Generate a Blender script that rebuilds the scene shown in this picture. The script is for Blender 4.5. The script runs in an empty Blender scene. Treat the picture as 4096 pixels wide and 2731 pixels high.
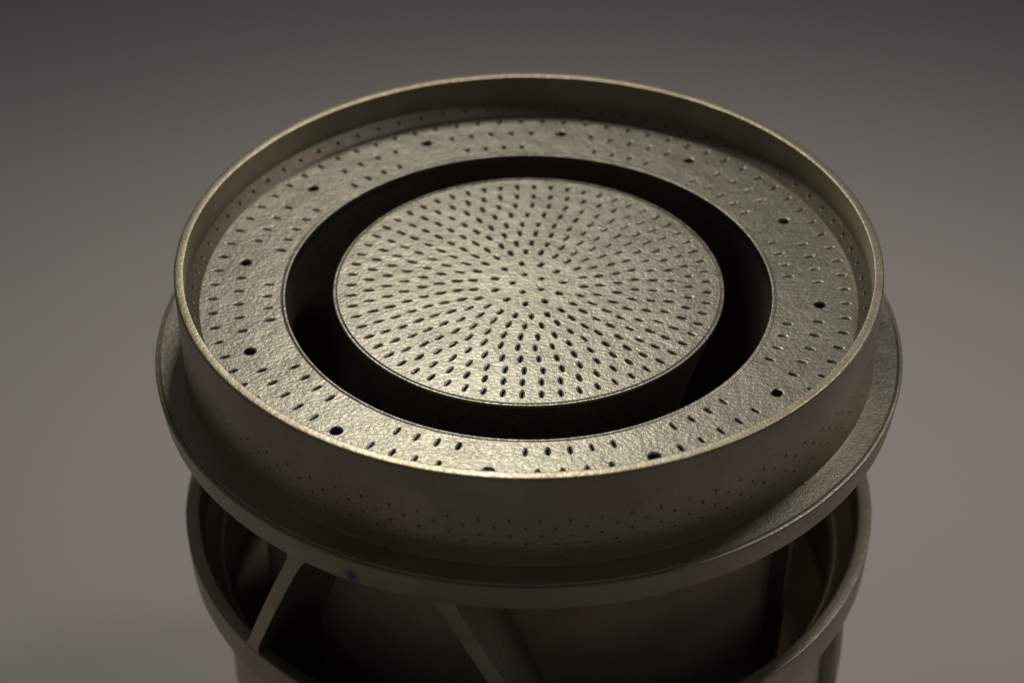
import bpy, bmesh, math, random
from mathutils import Vector, Matrix
from mathutils.geometry import delaunay_2d_cdt

random.seed(7)
scene = bpy.context.scene
COL = scene.collection
S = 0.1                      # metres per profile unit (the cup rim has radius 1.0 = 100 mm)
PI = math.pi

# ------------------------------------------------------------------ camera
cd = bpy.data.cameras.new("camera")
cam = bpy.data.objects.new("camera", cd)
COL.objects.link(cam)
rot = Matrix(((0.9999657, -0.00111296, 0.0082079),
              (0.0072164, 0.6034857, -0.79734116),
              (-0.00406594, 0.79737304, 0.60347303)))
m = rot.to_4x4()
m.translation = Vector((0.0, -4.68874712, 3.21329639)) * S
cam.matrix_world = m
cd.sensor_fit = 'HORIZONTAL'
cd.sensor_width = 23.5
cd.lens = 23.5 * 7995.26 / 4096
cd.clip_start = 0.01
cd.clip_end = 50
cd.dof.use_dof = True
cd.dof.focus_distance = 5.36 * S
cd.dof.aperture_fstop = 7
scene.camera = cam

# ------------------------------------------------------------------ world
w = bpy.data.worlds.new("World")
scene.world = w
w.use_nodes = True
bg = w.node_tree.nodes["Background"]
bg.inputs[0].default_value = (0.78, 0.75, 0.71, 1)
bg.inputs[1].default_value = 0.067

# ------------------------------------------------------------------ lamp (one desk lamp, behind and to the right)
def lamp(name, pos, target, size, power, color):
    ld = bpy.data.lights.new(name, 'SPOT')
    ld.shadow_soft_size = size / 2
    ld.spot_size = math.radians(130)
    ld.spot_blend = 1.0
    ld.energy = power
    ld.color = color
    o = bpy.data.objects.new(name, ld)
    COL.objects.link(o)
    o.location = Vector(pos) * S
    o.rotation_euler = (Vector(target) * S - o.location).to_track_quat('-Z', 'Y').to_euler()
    return o
lamp("desk_lamp", (-0.40, 2.95, 3.75), (-0.05, 0.5, -0.5), 0.10, 3.0, (1.0, 0.945, 0.85))
lamp("right_lamp", (2.7, 1.7, 3.7), (0.8, 0.5, -0.8), 0.08, 1.15, (1.0, 0.95, 0.90))
# the softer room light on the right
ad = bpy.data.lights.new("room_light", 'AREA')
ad.shape = 'DISK'
ad.size = 0.13
ad.energy = 0.08
ad.color = (1.0, 0.95, 0.90)
ao = bpy.data.objects.new("room_light", ad)
COL.objects.link(ao)
ao.location = Vector((5.2, 1.3, 0.30)) * S
ao.rotation_euler = (Vector((0.3, 0, -0.3)) * S - ao.location).to_track_quat('-Z', 'Y').to_euler()

scene.view_settings.view_transform = 'Standard'
scene.view_settings.look = 'None'
scene.view_settings.exposure = 0.0
scene.view_settings.gamma = 1.0

# ------------------------------------------------------------------ materials
def new_mat(name):
    mt = bpy.data.materials.new(name)
    mt.use_nodes = True
    nt = mt.node_tree
    return mt, nt, nt.nodes["Principled BSDF"]

def N(nt, kind, **kw):
    n = nt.nodes.new(kind)
    for k, v in kw.items():
        setattr(n, k, v)
    return n

def printed_metal(name, base=(0.37, 0.345, 0.285), rough=(0.34, 0.46), hatch=1.0, grain=1.0, stain=0.0, layers=0.0, ink=False):
    mt, nt, bs = new_mat(name)
    L = nt.links.new
    tc = N(nt, 'ShaderNodeTexCoord')
    def noise(scale, detail=3, rough_=0.55, vec=None, dist=0.0):
        n = N(nt, 'ShaderNodeTexNoise')
        n.inputs['Scale'].default_value = scale
        n.inputs['Detail'].default_value = detail
        n.inputs['Roughness'].default_value = rough_
        n.inputs['Distortion'].default_value = dist
        L(vec or tc.outputs['Object'], n.inputs['Vector'])
        return n
    # scan-hatch direction of the print: noise stretched along one diagonal
    mp = N(nt, 'ShaderNodeMapping')
    mp.inputs['Rotation'].default_value = (0, 0, math.radians(-38))
    mp.inputs['Scale'].default_value = (0.5, 1.0, 1.0)
    L(tc.outputs['Object'], mp.inputs['Vector'])
    h = noise(1500, 1, 0.5, mp.outputs['Vector'])
    g = noise(2200, 1, 0.5)
    b = noise(950, 2, 0.5)
    big = noise(150, 2, 0.5)
    def bump(src, strength, dist, prev=None):
        bn = N(nt, 'ShaderNodeBump')
        bn.inputs['Strength'].default_value = strength
        bn.inputs['Distance'].default_value = dist
        L(src, bn.inputs['Height'])
        if prev:
            L(prev, bn.inputs['Normal'])
        return bn.outputs['Normal']
    nrm = bump(big.outputs['Fac'], 0.5, 0.00042 * hatch)
    nrm = bump(b.outputs['Fac'], 0.5, 0.00016 * grain, nrm)
    nrm = bump(h.outputs['Fac'], 0.6, 0.00016 * hatch, nrm)
    nrm = bump(g.outputs['Fac'], 0.5, 0.00010 * grain, nrm)
    if layers:
        mz = N(nt, 'ShaderNodeMapping')
        mz.inputs['Scale'].default_value = (0.06, 0.06, 1.0)
        L(tc.outputs['Object'], mz.inputs['Vector'])
        lz = noise(900, 2, 0.6, mz.outputs['Vector'])
        nrm = bump(lz.outputs['Fac'], 0.6, 0.0004 * layers, nrm)
    L(nrm, bs.inputs['Normal'])
    bs.inputs['Metallic'].default_value = 0.93
    rr = N(nt, 'ShaderNodeMapRange')
    rr.inputs['From Min'].default_value = 0.3
    rr.inputs['From Max'].default_value = 0.7
    rr.inputs['To Min'].default_value = rough[0]
    rr.inputs['To Max'].default_value = rough[1]
    L(b.outputs['Fac'], rr.inputs['Value'])
    L(rr.outputs['Result'], bs.inputs['Roughness'])
    # base colour: slight mottling
    cr = N(nt, 'ShaderNodeValToRGB')
    cr.color_ramp.elements[0].position = 0.3
    cr.color_ramp.elements[1].position = 0.7
    cr.color_ramp.elements[0].color = (base[0] * .86, base[1] * .86, base[2] * .86, 1)
    cr.color_ramp.elements[1].color = (base[0] * 1.1, base[1] * 1.1, base[2] * 1.12, 1)
    mm = noise(60, 5, 0.65)
    L(mm.outputs['Fac'], cr.inputs['Fac'])
    col = cr.outputs['Color']
    if stain:
        st = noise(22, 4, 0.6, dist=0.4)
        sr = N(nt, 'ShaderNodeMapRange')
        sr.inputs['From Min'].default_value = 0.46
        sr.inputs['From Max'].default_value = 0.72
        sr.inputs['To Max'].default_value = stain
        L(st.outputs['Fac'], sr.inputs['Value'])
        mx = N(nt, 'ShaderNodeMix', data_type='RGBA')
        L(sr.outputs['Result'], mx.inputs['Factor'])
        L(col, mx.inputs[6])
        mx.inputs[7].default_value = (0.30, 0.19, 0.10, 1)
        col = mx.outputs[2]
    if ink:
        a = math.radians(245.2)
        vm = N(nt, 'ShaderNodeVectorMath', operation='DISTANCE')
        L(tc.outputs['Object'], vm.inputs[0])
        vm.inputs[1].default_value = (1.08 * S * math.cos(a), 1.08 * S * math.sin(a), -0.345 * S)
        ad = N(nt, 'ShaderNodeMath', operation='MULTIPLY_ADD')
        L(b.outputs['Fac'], ad.inputs[0])
        ad.inputs[1].default_value = 0.0022
        L(vm.outputs['Value'], ad.inputs[2])
        ir = N(nt, 'ShaderNodeMapRange')
        ir.inputs['From Min'].default_value = 0.0018
        ir.inputs['From Max'].default_value = 0.0042
        ir.inputs['To Min'].default_value = 0.85
        ir.inputs['To Max'].default_value = 0.0
        L(ad.outputs['Value'], ir.inputs['Value'])
        mx = N(nt, 'ShaderNodeMix', data_type='RGBA')
        L(ir.outputs['Result'], mx.inputs['Factor'])
        L(col, mx.inputs[6])
        mx.inputs[7].default_value = (0.03, 0.045, 0.13, 1)
        col = mx.outputs[2]
    L(col, bs.inputs['Base Color'])
    return mt

M_FACE = printed_metal("perforated_face_metal", base=(0.335, 0.318, 0.258))
M_WALL = printed_metal("wall_metal", base=(0.46, 0.415, 0.31), hatch=0.35, grain=0.8, stain=0.38, layers=0.4)
M_BAND = printed_metal("brown_tinted_metal", base=(0.23, 0.205, 0.155), rough=(0.42, 0.55), hatch=0.35, grain=1.0, stain=0.4)
M_RIM = printed_metal("flange_metal", base=(0.39, 0.36, 0.285), hatch=0.35, grain=0.9, stain=0.25, ink=True)
M_LOW = printed_metal("lower_metal", base=(0.42, 0.38, 0.31), hatch=0.3, grain=0.8, stain=0.35, layers=0.2)
M_BARREL = printed_metal("barrel_metal", base=(0.46, 0.37, 0.29), rough=(0.55, 0.7), hatch=0.2, grain=0.7, stain=0.4, layers=0.15)
M_BARREL.node_tree.nodes['Principled BSDF'].inputs['Metallic'].default_value = 0.6
M_DARK = printed_metal("dark_inner_metal", base=(0.30, 0.25, 0.19), rough=(0.5, 0.7), hatch=0.3, grain=0.8)  # even dull brown base for the post, bore and channel floor

def table_mat():
    mt, nt, bs = new_mat("matte_tabletop")
    L = nt.links.new
    tc = N(nt, 'ShaderNodeTexCoord')
    n = N(nt, 'ShaderNodeTexNoise')
    n.inputs['Scale'].default_value = 3.0
    n.inputs['Detail'].default_value = 4
    L(tc.outputs['Object'], n.inputs['Vector'])
    cr = N(nt, 'ShaderNodeValToRGB')
    cr.color_ramp.elements[0].color = (0.64, 0.59, 0.58, 1)
    cr.color_ramp.elements[1].color = (0.70, 0.645, 0.635, 1)
    L(n.outputs['Fac'], cr.inputs['Fac'])
    L(cr.outputs['Color'], bs.inputs['Base Color'])
    bs.inputs['Roughness'].default_value = 0.7
    bs.inputs['Specular IOR Level'].default_value = 0.2
    g = N(nt, 'ShaderNodeTexNoise')
    g.inputs['Scale'].default_value = 900
    L(tc.outputs['Object'], g.inputs['Vector'])
    bn = N(nt, 'ShaderNodeBump')
    bn.inputs['Strength'].default_value = 0.2
    bn.inputs['Distance'].default_value = 0.0002
    L(g.outputs['Fac'], bn.inputs['Height'])
    L(bn.outputs['Normal'], bs.inputs['Normal'])
    return mt

# ------------------------------------------------------------------ mesh helpers
def link(name, me, mat, parent=None):
    o = bpy.data.objects.new(name, me)
    COL.objects.link(o)
    if mat:
        me.materials.append(mat)
    if parent:
        o.parent = parent
    return o

def round_profile(pts, steps=4):
    """pts: (r, z[, fillet radius]); returns a polyline with rounded corners"""
    out = []
    for i, p in enumerate(pts):
        f = p[2] if len(p) > 2 else 0
        if not f or i in (0, len(pts) - 1):
            out.append(Vector((p[0], p[1])))
            continue
        a, b, c = Vector(pts[i - 1][:2]), Vector(p[:2]), Vector(pts[i + 1][:2])
        u, v = (a - b).normalized(), (c - b).normalized()
        p0, p2 = b + u * f, b + v * f
        for k in range(steps + 1):
            t = k / steps
            out.append(p0 * (1 - t) ** 2 + b * 2 * t * (1 - t) + p2 * t * t)
    return out

def lathe_into(verts, faces, prof, segs=360, closed=False, wob=0.0, zmin=None):
    base = len(verts)
    rnd = [random.uniform(-1, 1) for _ in range(97)]
    n = len(prof)
    for j in range(segs):
        a = 2 * PI * j / segs
        c, s = math.cos(a), math.sin(a)
        # print steps: a slow waviness plus a small step per few degrees, only where wob is given
        step = 0.3 * math.sin(a * 9 + 1) + 0.3 * math.sin(a * 23 + 2) + 0.5 * rnd[(j * 90 // segs) % 97] + 0.7 * rnd[j % 97]
        for (r, z) in prof:
            q = wob * step if (wob and (zmin is None or z > zmin)) else 0.0
            verts.append(((r + q) * c * S, (r + q) * s * S, (z + q * .6) * S))
    for j in range(segs):
        k = (j + 1) % segs
        for i in range(n - (0 if closed else 1)):
            i2 = (i + 1) % n
            faces.append((base + j * n + i, base + j * n + i2, base + k * n + i2, base + k * n + i))

def finish(verts, faces, name, weld=True, angle=32):
    me = bpy.data.meshes.new(name)
    me.from_pydata(verts, [], faces)
    bm = bmesh.new()
    bm.from_mesh(me)
    if weld:
        bmesh.ops.remove_doubles(bm, verts=bm.verts, dist=1e-6)
    bm.to_mesh(me)
    bm.free()
    me.polygons.foreach_set("use_smooth", [True] * len(me.polygons))
    me.set_sharp_from_angle(angle=math.radians(angle))
    me.update()
    return me

def lathe(name, pts, mat, parent, segs=360, closed=False, steps=4, wob=0.0):
    v, f = [], []
    lathe_into(v, f, [tuple(p) for p in round_profile(pts, steps)], segs, closed, wob)
    return link(name, finish(v, f, name), mat, parent)

def perforated(verts, faces, outer_loops, holes, mapping):
    """Triangulate a sheet in (u,v) with holes and give every hole a dished lip and a bored channel.
    holes: dicts with c (centre), a/b (half length/width), ax (unit long axis), lip, dip, depth, shift (uv offset at the bottom).
    mapping(u, v, d) -> 3D point, d = depth below the surface."""
    pts, edges = [], []
    loops = []
    for lp in outer_loops:
        s = len(pts)
        pts += [Vector(q) for q in lp]
        edges += [(s + i, s + (i + 1) % len(lp)) for i in range(len(lp))]
    for h in holes:
        n = h['n']
        ax = Vector(h['ax'])
        ay = Vector((-ax.y, ax.x))
        rnd = [1 + random.uniform(-.07, .07) for _ in range(n)]
        ring = lambda k, m_, e=0: [Vector(h['c']) + ax * ((h['a'] + m_) * math.cos(2 * PI * i / n) * (rnd[i] if e else 1)) + ay * ((h['b'] + m_) * math.sin(2 * PI * i / n) * (rnd[i] if e else 1)) for i in range(n)]
        h['r0'] = ring(0, h['lip'])
        h['r1'] = ring(1, h['lip'] * 0.45)
        h['r2'] = ring(2, 0, 1)
        s = len(pts)
        pts += h['r0']
        edges += [(s + i, s + (i + 1) % n) for i in range(n)]
        h['s'] = s
    vo, eo, fo, ov, oe, of_ = delaunay_2d_cdt(pts, edges, [], 0, 1e-7)
    # drop triangles inside holes / outside: flood test by hole membership
    base = len(verts)
    for q in vo:
        verts.append(mapping(q.x, q.y, 0.0))
    holeset = [(Vector(h['c']), Vector(h['ax']), h['a'] + h['lip'], h['b'] + h['lip']) for h in holes]
    # spatial hash of holes
    cell = 0.06
    grid = {}
    for i, hs in enumerate(holeset):
        grid.setdefault((int(hs[0].x // cell), int(hs[0].y // cell)), []).append(i)
    def inside_hole(q):
        gx, gy = int(q.x // cell), int(q.y // cell)
        for dx in (-1, 0, 1):
            for dy in (-1, 0, 1):
                for i in grid.get((gx + dx, gy + dy), ()):
                    c, ax, a, b = holeset[i]
                    d = q - c
                    u = d.dot(ax) / a
                    v = (ax.x * d.y - ax.y * d.x) / b
                    if u * u + v * v < 0.999:
                        return True
        return False
    for f in fo:
        c = sum((vo[i] for i in f), Vector((0, 0))) / len(f)
        if inside_hole(c) or not perforated.keep(c):
            continue
        faces.append(tuple(base + i for i in f))
    for h in holes:
        n = h['n']
        sh = Vector(h['shift'])
        levels = [(h['r0'], 0.0, 0.0), (h['r1'], h['dip'] * .3, 0.0), (h['r2'], h['dip'], 0.0),
                  (h['r2'], h['dip'] + h['depth'] * .5, 0.5), (h['r2'], h['dip'] + h['depth'], 1.0)]
        b0 = len(verts)
        for rg, d, t in levels:
            for q in rg:
                q2 = q + sh * t
                verts.append(mapping(q2.x, q2.y, d))
        for k in range(len(levels) - 1):
            for i in range(n):
                j = (i + 1) % n
                faces.append((b0 + k * n + i, b0 + k * n + j, b0 + (k + 1) * n + j, b0 + (k + 1) * n + i))
        if h.get('cap'):
            faces.append(tuple(b0 + (len(levels) - 1) * n + i for i in range(n)))
perforated.keep = lambda c: True

def circle(r, n, ph=0):
    return [(r * math.cos(2 * PI * i / n + ph), r * math.sin(2 * PI * i / n + ph)) for i in range(n)]

def slot(r, deg, a=0.0130, b=0.0030, lip=0.0060, dip=0.0030, depth=0.020, n=16, tilt=0.012):
    t = math.radians(deg)
    d = Vector((math.cos(t), math.sin(t)))
    jr = random.uniform(-.0010, .0010)
    return dict(c=d * (r + jr), a=a * random.uniform(.9, 1.06), b=b * random.uniform(.88, 1.1), ax=d, lip=lip, dip=dip * random.uniform(.7, 1.3), depth=depth, shift=-d * tilt, n=n)

# ------------------------------------------------------------------ setting
ZT = -2.25
me = bpy.data.meshes.new("tabletop")
g = 3.0
me.from_pydata([(-g, -1.5, ZT * S), (g, -1.5, ZT * S), (g, 4.5, ZT * S), (-g, 4.5, ZT * S)], [], [(0, 1, 2, 3)])
table = link("tabletop", me, table_mat())
table['kind'] = 'structure'

# ------------------------------------------------------------------ the burner head
root = bpy.data.objects.new("burner_head", None)
COL.objects.link(root)
root.location = (0, 0, 0)
root['label'] = "grey printed-metal burner head with perforated disc, raised rim and open strut cage below"
root['category'] = "burner head"

ZP = -0.125
PITCH = 360 / 81.0
BIG = [22.9 + 30 * k for k in range(12)]
def near_big(a, tol):
    return any(abs((a - q + 180) % 360 - 180) < tol for q in BIG)

# outer annular face plate ------------------------------------------------
def plate_map(u, v, d):
    return (u * S, v * S, (ZP - d) * S)
holes = []
for k in range(81):
    a = 180.5 + PITCH * k
    holes.append(slot(0.905, a))
    a2 = a + 2.25
    if not near_big(a2, 5.0):
        holes.append(slot(0.832, a2))
    if not near_big(a, 5.7):
        holes.append(slot(0.749, a))
for a in BIG:
    h = slot(0.833, a, a=0.0152, b=0.0152, lip=0.005, dip=0.003, depth=0.035, n=28, tilt=0.0)
    h['a'] = h['b'] = 0.0150
    holes.append(h)
v, f = [], []
perforated.keep = lambda c: 0.711 < c.length < 0.9405
perforated(v, f, [circle(0.94, 360), circle(0.712, 300)], holes, plate_map)
lathe_into(v, f, [tuple(p) for p in round_profile([(0.712, ZP), (0.708, ZP - .0025), (0.704, ZP - .0005), (0.697, ZP - .0005, .004), (0.697, ZP - .03)])], 300)
face_plate = link("face_plate", finish(v, f, "face_plate", weld=False, angle=40), M_FACE, root)

# sloped band between plate and wall, one small hole over every gap ---------
s_len = math.hypot(0.034, 0.030)
ca, sa = 0.034 / s_len, 0.030 / s_len
def band_map(u, v_, d):
    a = u / 0.96
    r = 0.940 + v_ * ca + d * sa
    z = ZP + v_ * sa - d * ca
    return (r * math.cos(a) * S, r * math.sin(a) * S, z * S)
nU = 405
U = 2 * PI * 0.96
bh = []
for k in range(81):
    a = math.radians(178.1 + PITCH * k) % (2 * PI)
    bh.append(dict(c=Vector((a * 0.96, s_len * .52)), a=0.0044, b=0.0044, ax=(1, 0), lip=0.003, dip=0.0015, depth=0.008, cap=True, shift=(0, 0), n=10))
rect = [(U * i / nU, 0) for i in range(nU + 1)] + [(U * i / nU, s_len) for i in range(nU, -1, -1)]
perforated.keep = lambda c: True
v, f = [], []
perforated(v, f, [rect], bh, band_map)
link("sloped_band", finish(v, f, "sloped_band", weld=False, angle=40), M_BAND, root)

# cup wall: inner face, rounded rim, outer face, with four rows of drilled holes
v, f = [], []
ZW0, ZW1 = -0.120, -0.240
lathe_into(v, f, [tuple(p) for p in round_profile([(0.974, ZP + 0.030), (0.9715, 0.0, .005), (1.0, 0.0, .007), (1.0, ZW0)])], 405, wob=0.0004, zmin=-0.02)
lathe_into(v, f, [(1.0, ZW1), (1.0, -0.284), (1.002, -0.2885)], 405)
def wall_map(u, v_, d):
    r = 1.0 - d
    return (r * math.cos(u) * S, r * math.sin(u) * S, v_ * S)
wh = []
for row, (z, off) in enumerate(((-0.140, 302.8), (-0.1645, 305.1), (-0.1905, 307.4), (-0.218, 309.6))):
    for k in range(81):
        a = math.radians(off + PITCH * k) % (2 * PI)
        wh.append(dict(c=Vector((a, z + random.uniform(-.001, .001))), a=0.0034, b=0.0034, ax=(1, 0), lip=0.0024, dip=0.001, depth=0.004, cap=True, shift=(0, 0), n=10))
U = 2 * PI
rect = [(U * i / nU, ZW1) for i in range(nU + 1)] + [(U * i / nU, ZW0) for i in range(nU, -1, -1)]
perforated(v, f, [rect], wh, wall_map)
link("cup_wall", finish(v, f, "cup_wall", weld=False, angle=40), M_WALL, root)

# centre disc --------------------------------------------------------------
dh = []
rings = [(0.046, 5, 33, .0058, .0052), (0.100, 11, 265.1, .0088, .0050), (0.160, 22, 272.9, .0116, .0038), (0.206, 28, 267.3, .0130, .0030),
         (0.257, 34, 265.2, .0130, .0030), (0.306, 40, 264.5, .0130, .0030), (0.358, 45, 266.5, .0130, .0030), (0.409, 50, 268.4, .0130, .0030),
         (0.460, 56, 268.0, .0130, .0030), (0.512, 62, 268.1, .0130, .0030)]
for r, n, ph, a_, b_ in rings:
    for k in range(n):
        dh.append(slot(r, ph + 360 / n * k, a=a_, b=b_, lip=0.0058, tilt=0.012 if r > .08 else 0.0))
v, f = [], []
perforated.keep = lambda c: c.length < 0.5495
perforated(v, f, [circle(0.549, 300)], dh, plate_map)
lathe_into(v, f, [tuple(p) for p in round_profile([(0.549, ZP), (0.553, ZP - .003), (0.5555, ZP), (0.562, ZP, .003), (0.563, ZP - .012, .004), (0.556, ZP - .02)])], 300)
link("centre_disc", finish(v, f, "centre_disc", weld=False, angle=40), M_FACE, root)

# tapering post that carries the disc
lathe("centre_post", [(0.557, ZP - .018), (0.552, -0.16), (0.50, -0.32), (0.44, -0.55), (0.40, -0.9), (0.40, -1.95)], M_DARK, root, 240)
# bore around the post, and closed floor
lathe("bore_wall", [(0.6972, ZP - .03), (0.6972, -1.95), (0.40, -1.95)], M_DARK, root, 240)

# flange -------------------------------------------------------------------
lathe("flange", [(0.99, -0.2872), (1.066, -0.2895), (1.070, -0.2925), (1.074, -0.2895), (1.083, -0.290, .005), (1.0745, -0.369, .003), (0.90, -0.374), (0.845, -0.40, .05), (0.8205, -0.47)], M_RIM, root, 405, steps=5, wob=0.0006)

# barrel -------------------------------------------------------------------
lathe("barrel", [(0.8202, -0.46), (0.8202, -1.90)], M_BARREL, root, 300)

# lower ring and base --------------------------------------------------------
lathe("lower_ring", [(0.945, -1.32), (0.945, -1.05), (1.008, -0.985), (1.013, -0.886, .010), (1.056, -0.886, .005), (1.052, -1.000, .008), (0.955, -1.035)], M_LOW, root, 405, wob=0.0007)
lathe("base_wall", [(0.957, -1.03), (0.962, -1.10), (0.962, -2.245)], M_LOW, root, 300)
lathe("channel_floor", [(0.946, -1.31), (0.82, -1.38)], M_DARK, root, 300)

# struts ---------------------------------------------------------------------
def strut(a_top, a_bot, name="strut"):
    zt, zb = -0.362, -0.890
    rows = 28
    v, f = [], []
    for i in range(rows + 5):
        t = i / rows
        z = zt + (zb - zt) * t
        if i > rows:
            z = (-0.8905, -1.0, -1.15, -1.29)[i - rows - 1]
        a = a_top + (a_bot - a_top) * t
        e = min(t, 1 - t) * (zt - zb)
        fl = max(0, 0.045 - e) / 0.045
        hw = 1.27 + 0.7 * fl ** 2.5
        R = 1.0738 + (1.0545 - 1.0738) * t
        if i > rows:
            R, hw = (1.0135, 0.99, 0.9465, 0.9465)[i - rows - 1], 1.3
        ring = []
        for (da, dr) in ((-hw, -.002), (-hw * .94, 0), (0, 0.0004), (hw * .94, 0), (hw, -.002)):
            an = math.radians(a + da)
            ring.append(((R + dr) * math.cos(an) * S, (R + dr) * math.sin(an) * S, z * S))
        # inner edge on the barrel: same tangential half width, flared
        rin = 0.8175
        hi = 1.75
        for da in (hi, -hi):
            an = math.radians(a + da)
            ring.append((rin * math.cos(an) * S, rin * math.sin(an) * S, z * S))
        v += ring
    n = 7
    for i in range(rows + 4):
        for j in range(n):
            k = (j + 1) % n
            f.append((i * n + j, i * n + k, (i + 1) * n + k, (i + 1) * n + j))
    f.append(tuple(range(n)))
    f.append(tuple(reversed([(rows + 4) * n + j for j in range(n)])))
    return link(name, finish(v, f, name, angle=22), M_LOW, root)
strut(236.0, 222.0)
strut(258.3, 271.4)
strut(56.0, 42.0)
strut(78.3, 91.4)

# low rib standing on the right flank of the barrel
v, f = [], []
for i in range(13):
    z = -0.46 - 0.82 * i / 12
    for rr_, da in ((0.815, -1.3), (0.868, -1.1), (0.868, 1.1), (0.815, 1.3)):
        a = math.radians(332 - 3.5 * (i / 12) ** 2 + da)
        v.append((rr_ * math.cos(a) * S, rr_ * math.sin(a) * S, z * S))
for i in range(12):
    for j in range(4):
        k = (j + 1) % 4
        f.append((i * 4 + j, i * 4 + k, i * 4 + 4 + k, i * 4 + 4 + j))
f.append((0, 1, 2, 3))
f.append((51, 50, 49, 48))
link("barrel_rib", finish(v, f, "barrel_rib"), M_RIM, root)

# small lump of support metal at the right foot of the base
bm = bmesh.new()
bmesh.ops.create_icosphere(bm, subdivisions=3, radius=1)
for q in bm.verts:
    q.co *= 1 + 0.18 * math.sin(7 * q.co.x + 3 * q.co.z) * math.cos(5 * q.co.y)
    q.co = Vector((q.co.x * .05, q.co.y * .06, q.co.z * .30))
    a = math.radians(-13)
    q.co = (q.co + Vector((0.962 * math.cos(a) , 0.962 * math.sin(a), -1.45))) * S
me = bpy.data.meshes.new("support_rib")
bm.to_mesh(me)
bm.free()
me.polygons.foreach_set("use_smooth", [True] * len(me.polygons))
link("support_rib", me, M_RIM, root)
